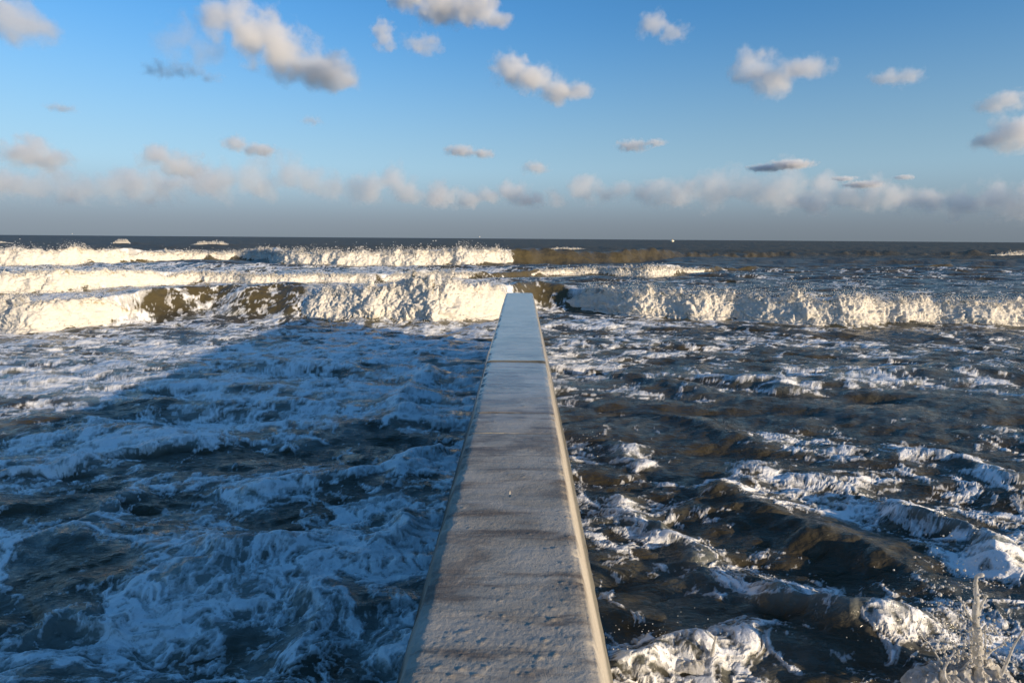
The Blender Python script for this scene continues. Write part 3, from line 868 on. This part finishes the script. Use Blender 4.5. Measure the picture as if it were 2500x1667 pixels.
def sphere_dirs(nu, nv):
    th = np.linspace(0, math.pi, nv + 1); ph = np.linspace(0, 2 * math.pi, nu, endpoint=False)
    V = [(0, 0, 1)]
    for t in th[1:-1]:
        V += [(math.sin(t) * math.cos(p), math.sin(t) * math.sin(p), math.cos(t)) for p in ph]
    V.append((0, 0, -1))
    F = []
    for j in range(nu):
        F.append((0, 1 + j, 1 + (j + 1) % nu))
    for i in range(nv - 2):
        a = 1 + i * nu
        for j in range(nu):
            q = (a + j, a + nu + j, a + nu + (j + 1) % nu, a + (j + 1) % nu)
            F += [(q[0], q[1], q[2]), (q[0], q[2], q[3])]
    a = 1 + (nv - 2) * nu
    for j in range(nu):
        F.append((a + j, len(V) - 1, a + (j + 1) % nu))
    return np.array(V), np.array(F)
SPH_V, SPH_F = sphere_dirs(40, 20)

def cloud(name, lobes_px, label, k=5.0, erode=1.0, base=700.0, seed=1, group=None, cat="cloud", ns=1.25):
    L = np.array(lobes_px, float)
    cx, cy = np.average(L[:, 0], weights=L[:, 2]), np.average(L[:, 1], weights=L[:, 2])
    d0 = pix_dir(cx, cy)
    hd = math.hypot(d0.x, d0.y)
    D = base / max(d0.z / hd, 0.03)                     # the level of the cloud base gives the distance
    C = Vector((d0.x / hd * D, d0.y / hd * D, EYE + d0.z / hd * D))
    ang = math.atan2(-d0.x, d0.y)
    inv = Matrix.Rotation(-ang, 3, 'Z')
    lobes = []
    for (px, py, rx, ry) in L:
        d = pix_dir(px, py); t = D / math.hypot(d.x, d.y)
        p = inv @ (Vector((d.x * t, d.y * t, EYE + d.z * t)) - C)
        s = D / FPX
        jit = math.sin(px * 3.7 + py) * 0.25 * rx * s
        lobes.append(((p.x, p.y * 0.3 + jit, p.z), (rx * s * 1.2, max(rx, ry) * s * 1.0, ry * s * 1.25)))
    rr = np.zeros(len(SPH_V))
    for (c, r) in lobes:                                # outline: farthest exit from any lobe
        c, r = np.array(c), np.array(r) * 1.03
        o = -c / r; dd = SPH_V / r
        A = (dd * dd).sum(1); B = (dd * o).sum(1); Cc = (o * o).sum() - 1
        disc = B * B - A * Cc
        t = np.where(disc > 0, (-B + np.sqrt(np.maximum(disc, 0))) / A, 0)
        rr = np.maximum(rr, t)
    rmin = min(min(r) for c, r in lobes) * 0.5
    rr = np.maximum(rr, rmin)
    me = make_mesh(name, SPH_V * rr[:, None], SPH_F)
    rm = float(np.mean([min(r[0], r[2]) for c, r in lobes]))
    mat = cloud_material(lobes, k / rm, seed, ns / rm, erode)
    o = link(name, me, mat, label=label, category=cat)
    if group: o['group'] = group
    o.location = C; o.rotation_euler = (0, 0, ang)
    return o
SC.cycles.volume_step_rate = 1.0
SC.cycles.volume_max_steps = 128
SC.cycles.volume_step_rate = 0.6
CLOUDS = [
 ([(560,45,75,50),(625,85,85,60),(690,130,85,55),(760,160,80,52),(815,180,60,48),(850,198,35,25)], 5.0, 1.35, "largest bright cumulus cloud, slanting down towards the tall breaker"),
 ([(455,70,50,40),(430,115,45,35),(500,125,55,45)], 1.0, 1.9, "thin torn cloud wisps trailing behind the largest cumulus"),
 ([(390,168,38,20),(450,175,45,18),(515,192,30,12)], 0.9, 1.8, "faint grey shreds under the tail of the largest cumulus"),
 ([(1000,-8,70,30),(1080,8,85,42),(1160,24,65,36),(1215,42,42,22)], 4.0, 1.3, "pale broad cumulus high above the groyne"),
 ([(937,88,30,36),(948,118,20,18)], 2.6, 1.4, "small upright white puff high above the tall breaker"),
 ([(1015,108,36,26),(1052,112,32,28)], 2.2, 1.5, "small two-lobed puff high above the tall breaker"),
 ([(1245,165,55,42),(1300,195,60,38),(1365,225,55,34),(1415,222,40,18)], 4.0, 1.3, "bright heaped cumulus straight over the groyne's end"),
 ([(1598,62,42,34),(1645,80,45,22)], 2.0, 1.5, "small pinkish puff alone high over the long white breaker"),
 ([(1835,160,55,42),(1885,200,60,40),(1955,172,70,24)], 2.6, 1.4, "pinkish ragged cloud with a pointed right wing"),
 ([(2165,194,38,18),(2212,186,38,20)], 1.3, 1.6, "faint pair of pinkish wisps in the deep blue sky"),
 ([(2450,248,50,22)], 1.8, 1.5, "small dim flat puff over a rounded grey one"),
 ([(2490,325,65,38),(2430,345,45,20)], 3.0, 1.3, "rounded grey puff under the small dim flat one"),
 ([(10,35,65,50),(70,62,60,34)], 3.0, 1.4, "dull ragged cumulus high over the nearest white breaker"),
 ([(575,352,35,20),(635,366,45,16)], 2.6, 1.4, "small flat grey cloud just above the left cloud bank"),
 ([(1125,368,45,15),(1180,376,35,12)], 2.2, 1.4, "small flat cloud low over the groyne, left of the pale puff"),
 ([(1308,410,36,19)], 2.0, 1.4, "small round pale puff low over the groyne's end"),
 ([(1545,355,45,16),(1600,350,30,10)], 1.8, 1.5, "small dark-bellied shred under the bright heaped cumulus and the pinkish ragged cloud"),
 ([(1870,410,45,9),(1930,403,55,11)], 2.6, 1.3, "long flat dark shred over the tallest bank towers"),
 ([(75,375,60,34),(130,392,40,28)], 3.0, 1.4, "heaped grey cloud standing on the broad pale end of the bank"),
 ([(385,380,45,30),(440,402,60,32)], 3.2, 1.3, "pale heaped cloud rising between the heaped grey and small flat clouds"),
 ([(150,265,30,10)], 0.8, 1.6, "faint lone wisp below the dull ragged cumulus"),
 ([(760,295,28,12)], 0.8, 1.6, "faint lone wisp below the largest cumulus"),
 ([(2060,437,30,6),(2110,450,45,9),(2210,432,25,6)], 1.6, 1.4, "row of thin dark shreds above the grey bank section"),
]
for i, (lob, kk, er, lab) in enumerate(CLOUDS):
    cloud("cumulus_cloud", lob, lab, kk, er, seed=1 + i)
rng = np.random.default_rng(77)
BANK = [  # x range, top and bottom rows of the photograph, label
 (-180, 180, 420, 492, "broad pale section of the cloud bank under the heaped grey cloud"),
 (190, 520, 418, 492, "cloud bank section under the pale heaped cloud"),
 (520, 820, 395, 488, "tall pale section of the cloud bank under the small flat grey cloud"),
 (830, 1080, 425, 500, "low faint section of the cloud bank left of the groyne"),
 (1060, 1330, 445, 508, "cloud bank section straight behind the groyne"),
 (1340, 1680, 438, 510, "bank section with two bright white tops right of the groyne"),
 (1700, 1930, 425, 512, "tallest white-topped towers of the right cloud bank"),
 (1950, 2200, 455, 520, "grey bank section right of the tallest white towers"),
 (2210, 2700, 465, 525, "darkest, lowest section of the cloud bank, beyond the thin dark shreds"),
]
for i, (x0, x1, yt, yb, lab) in enumerate(BANK):
    lob = []
    n = max(5, int((x1 - x0) / 46))
    for q in range(n):
        px = x0 + (q + 0.5) * (x1 - x0) / n + rng.uniform(-12, 12)
        ry = rng.uniform(0.34, 0.70) * (yb - yt)
        lob.append((px, yb - ry * rng.uniform(0.8, 1.25), rng.uniform(36, 56), ry))
    cloud("cloud_bank", lob, lab, 2.2, 1.55, base=750, seed=40 + i, ns=1.0, group="cloud bank along the horizon")

# ------------------------------------------------------------------ splashes, droplets
def splash_material():
    m, n, l = new_mat("frothy_splash")
    b = NB(n, l)
    pos = b.node('ShaderNodeTexCoord').outputs['Object']
    n1 = b.noise(pos, 30.0, 4, 0.6, 0.5)
    c = b.mix(b.ramp(n1, 0.35, 0.65), (0.58, 0.56, 0.50, 1), (0.82, 0.81, 0.79, 1))
    bump = b.node('ShaderNodeBump', {'Strength': 0.4, 'Distance': 0.008, 'Height': n1})
    p = b.node('ShaderNodeBsdfPrincipled', {'Base Color': c, 'Roughness': 0.22, 'IOR': 1.333, 'Transmission Weight': 0.15, 'Normal': bump.outputs[0]})
    t = b.node('ShaderNodeBsdfTranslucent', {'Color': c})
    mx = b.node('ShaderNodeMixShader', {0: 0.42, 1: p.outputs[0], 2: t.outputs[0]})
    b.node('ShaderNodeOutputMaterial', {'Surface': mx.outputs[0]})
    return m
M_SPLASH = splash_material()

class Froth:
    """collects swept threads and torn crowns of one splash into a single mesh"""
    def __init__(self, seed):
        self.v, self.f, self.n, self.rng, self.seed = [], [], 0, np.random.default_rng(seed), seed
    def add(self, V, F):
        self.v.append(V); self.f.append(F + self.n); self.n += len(V)
    def tube(self, P, r0, r1, bulb=1.0, nseg=9, steps=26, wob=0.012):
        P = np.array(P, float); t = np.linspace(0, 1, steps); u = t * (len(P) - 1)
        # smooth curve through the points
        C = np.stack([np.interp(u, np.arange(len(P)), P[:, k]) for k in range(3)], 1)
        for _ in range(3): C[1:-1] = 0.25 * C[:-2] + 0.5 * C[1:-1] + 0.25 * C[2:]
        ph = self.rng.random(3) * 50
        C += wob * np.stack([fbm3(np.stack([t * 5 + ph[k], t * 0, t * 0 + k], 1), 3, self.seed + k) for k in range(3)], 1) * t[:, None]
        r = r1 + (r0 - r1) * (1 - t) ** 2.0
        r = r * (1 + 0.75 * fbm3(np.stack([t * 11 + ph[0], t * 0 + 3, t * 0], 1), 3, self.seed + 7))
        r += r1 * bulb * np.exp(-((t - 0.94) / 0.06) ** 2)
        r[-1] *= 0.15
        d = np.gradient(C, axis=0); d /= np.linalg.norm(d, axis=1, keepdims=True) + 1e-9
        a = np.cross(d, (0.3, 0.9, 0.2)); a /= np.linalg.norm(a, axis=1, keepdims=True) + 1e-9
        b = np.cross(d, a)
        th = np.arange(nseg) * 2 * math.pi / nseg
        V = (C[:, None] + r[:, None, None] * (np.cos(th)[None, :, None] * a[:, None] + np.sin(th)[None, :, None] * b[:, None])).reshape(-1, 3)
        F = []
        for i in range(steps - 1):
            for j in range(nseg):
                F.append((i * nseg + j, i * nseg + (j + 1) % nseg, (i + 1) * nseg + (j + 1) % nseg, (i + 1) * nseg + j))
        self.add(V, np.array(F))
    def crown(self, c, rx, ry, h, tear, nu=150, nv=34):
        """a burst of froth: steep torn wall round a sunken middle"""
        th = np.arange(nu) * 2 * math.pi / nu; v = np.linspace(0, 1, nv)
        ring = np.stack([np.cos(th), np.sin(th), np.zeros(nu)], 1)
        hp = 0.55 + 0.9 * fbm3(ring * 1.6 + self.seed, 3, self.seed) + tear * fbm3(ring * 5.0 + 9, 3, self.seed + 3, 0.5)
        hp = np.clip(hp, 0.12, 1.5)
        rad = np.interp(v, [0, .45, .62, .72, 1], [1.15, .62, .50, .40, .0])
        up = np.interp(v, [0, .45, .62, .72, 1], [-.25, .70, 1.0, .82, .55])
        hh = 1 + (hp[:, None] - 1) * np.exp(-((v[None] - .6) / .28) ** 2) ** .6
        X = c[0] + rx * np.cos(th)[:, None] * rad[None]; Y = c[1] + ry * np.sin(th)[:, None] * rad[None]
        Z = c[2] + h * up[None] * hh
        V = np.stack([X, Y, Z], -1).reshape(-1, 3)
        D = np.stack([fbm3(V * np.array([13.0, 13.0, 9.0]) + k * 11, 5, self.seed + 20 + k, 0.62) for k in range(3)], 1)
        V = V + D * np.array([0.055, 0.055, 0.060]) * (h / 0.2)
        F = []
        for i in range(nu):
            for j in range(nv - 1):
                i2 = (i + 1) % nu
                F.append((i * nv + j, i2 * nv + j, i2 * nv + j + 1, i * nv + j + 1))
        self.add(V, np.array(F))
    def mesh(self, name, off):
        return make_mesh(name, np.vstack(self.v) - off, np.vstack(self.f))

DV, DF = sphere_dirs(7, 5)
def droplet_mesh(name, P, rad, rng):
    n = len(P)
    st = 0.75 + 0.6 * rng.random((n, 1, 3))
    V = (DV[None] * rad[:, None, None] * st + P[:, None, :]).reshape(-1, 3)
    F = (DF[None] + (np.arange(n) * len(DV))[:, None, None]).reshape(-1, 3)
    return make_mesh(name, V, F)

def px_path(pts, Y, dy=0.0):
    return [at_depth(px, py, Y + dy * k / max(1, len(pts) - 1)) for k, (px, py) in enumerate(pts)]

def splash(name, label, foot_px, froth, P, rad, seed):
    rng = np.random.default_rng(seed)
    gx, gy = ground(*foot_px)
    root = empty(name, (gx, gy, 0), label=label, category="splash")
    off = np.array((gx, gy, 0.0))
    link("splash_body", froth.mesh("splash_body", off), M_SPLASH, root)
    link("droplets", droplet_mesh("droplets", P - off, rad, rng), M_SPLASH, root, kind="stuff")
    return root

rng = np.random.default_rng(5)
Y1 = ground(2360, 1650, 0.22)[1]
fr = Froth(501)
fr.crown(np.array(at_depth(2372, 1660, Y1)), .30, .20, .20, .7)
fr.crown(np.array(at_depth(2290, 1664, Y1 - .06)), .20, .14, .15, .7)
fr.crown(np.array(at_depth(2440, 1690, Y1 - .1)), .22, .15, .14, .7)
fr.tube(px_path([(2388,1650),(2387,1580),(2384,1530),(2381,1490),(2384,1450),(2381,1420),(2386,1406),(2402,1404)], Y1), .040, .0105, .5, 12, 60, .035)
fr.tube(px_path([(2386,1530),(2364,1502),(2352,1474),(2338,1454)], Y1), .016, .006, 1.2)
fr.tube(px_path([(2385,1500),(2399,1472),(2408,1450)], Y1), .014, .007, 1.4)
beads, brad = [], []
for q in range(52):                               # strings of drops torn off the threads
    a = rng.normal(0, 0.7); L = 40 + rng.gamma(3.0, 26.0); bx_, by_ = 2365 + rng.normal(0, 50), 1620 + rng.normal(0, 16); yy = Y1 + rng.uniform(-.14, .14)
    for t in np.sort(rng.random(9)):
        beads.append(at_depth(bx_ + math.sin(a) * L * (t + .25 * t * t) + rng.normal(0, 2), by_ - math.cos(a) * L * t * (1.2 - .25 * t) + rng.normal(0, 2), yy)); brad.append(rng.uniform(.3, 1.0) * (.011 - .006 * t))
for q in range(11):                               # fan of thin threads round the spout
    a = rng.uniform(-1.0, 0.9); L = 30 + rng.gamma(3.0, 17.0)
    bx_, by_ = 2365 + rng.normal(0, 45), 1625 + rng.normal(0, 14)
    fr.tube(px_path([(bx_, by_), (bx_ + math.sin(a) * L * .55, by_ - math.cos(a) * L * .6), (bx_ + math.sin(a) * L * 1.15, by_ - math.cos(a) * L)], Y1 + rng.uniform(-.12, .12)), rng.uniform(.007, .013), rng.uniform(.0022, .005), 1.0)
nd = 900
dp = np.array([at_depth(*((2325 + rng.normal(0, 66), 1440 + rng.normal(0, 58)) if q < 300 else (2372 + rng.normal(0, 55), 1590 - rng.gamma(2.0, 22.0))), Y1 + rng.normal(0, .11)) for q in range(nd)])
dr = np.concatenate([np.clip(rng.lognormal(math.log(.0027), .65, nd), .0012, .0105), brad]); dp = np.vstack([dp, beads])
splash("water_splash", "tall white splash with a thin hooked spout and flying drops, away from the groyne", (2360, 1640), fr, dp, dr, 1)

Y2 = ground(1640, 1605, 0.12)[1]
fr = Froth(601)
fr.crown(np.array(at_depth(1600, 1625, Y2)), .15, .09, .055, .8)
fr.crown(np.array(at_depth(1690, 1618, Y2)), .17, .09, .06, .8)
fr.tube(px_path([(1735,1612),(1742,1580),(1749,1550)], Y2), .022, .008, .5)
fr.tube(px_path([(1600,1615),(1606,1588),(1596,1572)], Y2), .018, .005, .8)
nd = 190
dp = np.array([at_depth(1620 + rng.normal(0, 90), 1572 + rng.normal(0, 32), Y2 + rng.normal(0, .1)) for _ in range(nd)])
splash("water_splash", "low spiky splash along a wave crest beside the groyne's right face", (1640, 1590), fr, dp, np.clip(rng.lognormal(math.log(.0022), .5, nd), .001, .006), 2)

Y3 = ground(1450, 1140)[1]
nd = 46
dp = np.array([at_depth(1436 + rng.normal(0, 26), 1100 + rng.normal(0, 30), Y3 + rng.normal(0, .15)) for _ in range(nd)])
gx, gy = ground(1450, 1140)
o = link("flying_droplets", droplet_mesh("flying_droplets", dp - np.array((gx, gy, 0)), np.clip(rng.lognormal(math.log(.0040), .6, nd), .002, .011), rng), M_SPLASH,
         kind="stuff", label="bright water drops flying up by the groyne's right edge", category="droplets")
o.location = (gx, gy, 0)

# ------------------------------------------------------------------ buoy far out
def lathe(prof, nu=20):
    V = []; F = []
    for (r, z) in prof:
        V += [(r * math.cos(2 * math.pi * j / nu), r * math.sin(2 * math.pi * j / nu), z) for j in range(nu)]
    for i in range(len(prof) - 1):
        for j in range(nu):
            a, b_ = i * nu + j, i * nu + (j + 1) % nu
            F.append((a, b_, b_ + nu, a + nu))
    return np.array(V), np.array(F)
def plain(name, col, rough):
    m, n, l = new_mat(name); b = NB(n, l)
    pos = b.node('ShaderNodeTexCoord').outputs['Object']
    c = b.mix(b.ramp(b.noise(pos, 3.0), 0.4, 0.7), col, tuple(q * 0.8 for q in col[:3]) + (1,))
    p = b.node('ShaderNodeBsdfPrincipled', {'Base Color': c, 'Roughness': rough})
    b.node('ShaderNodeOutputMaterial', {'Surface': p.outputs[0]})
    return m
bx, by, bz = at_depth(1641, 588.5, 330.0)
buoy = empty("buoy", (bx, by, 0.0), label="tiny pale buoy floating far out under the horizon", category="buoy")
V, F = lathe([(0.01, -.4), (.7, -.3), (.95, .05), (.95, .45), (.75, .62), (.3, .68), (.01, .68)])
link("float", make_mesh("float", V, F), plain("buoy_white", (.80, .76, .62, 1), .4), buoy)
V, F = lathe([(.28, .66), (.24, .95), (.10, 1.05), (.01, 1.06)])
link("lantern_post", make_mesh("lantern_post", V, F), plain("buoy_ochre", (.55, .36, .10, 1), .5), buoy)
buoy.location.z = bz - 0.2
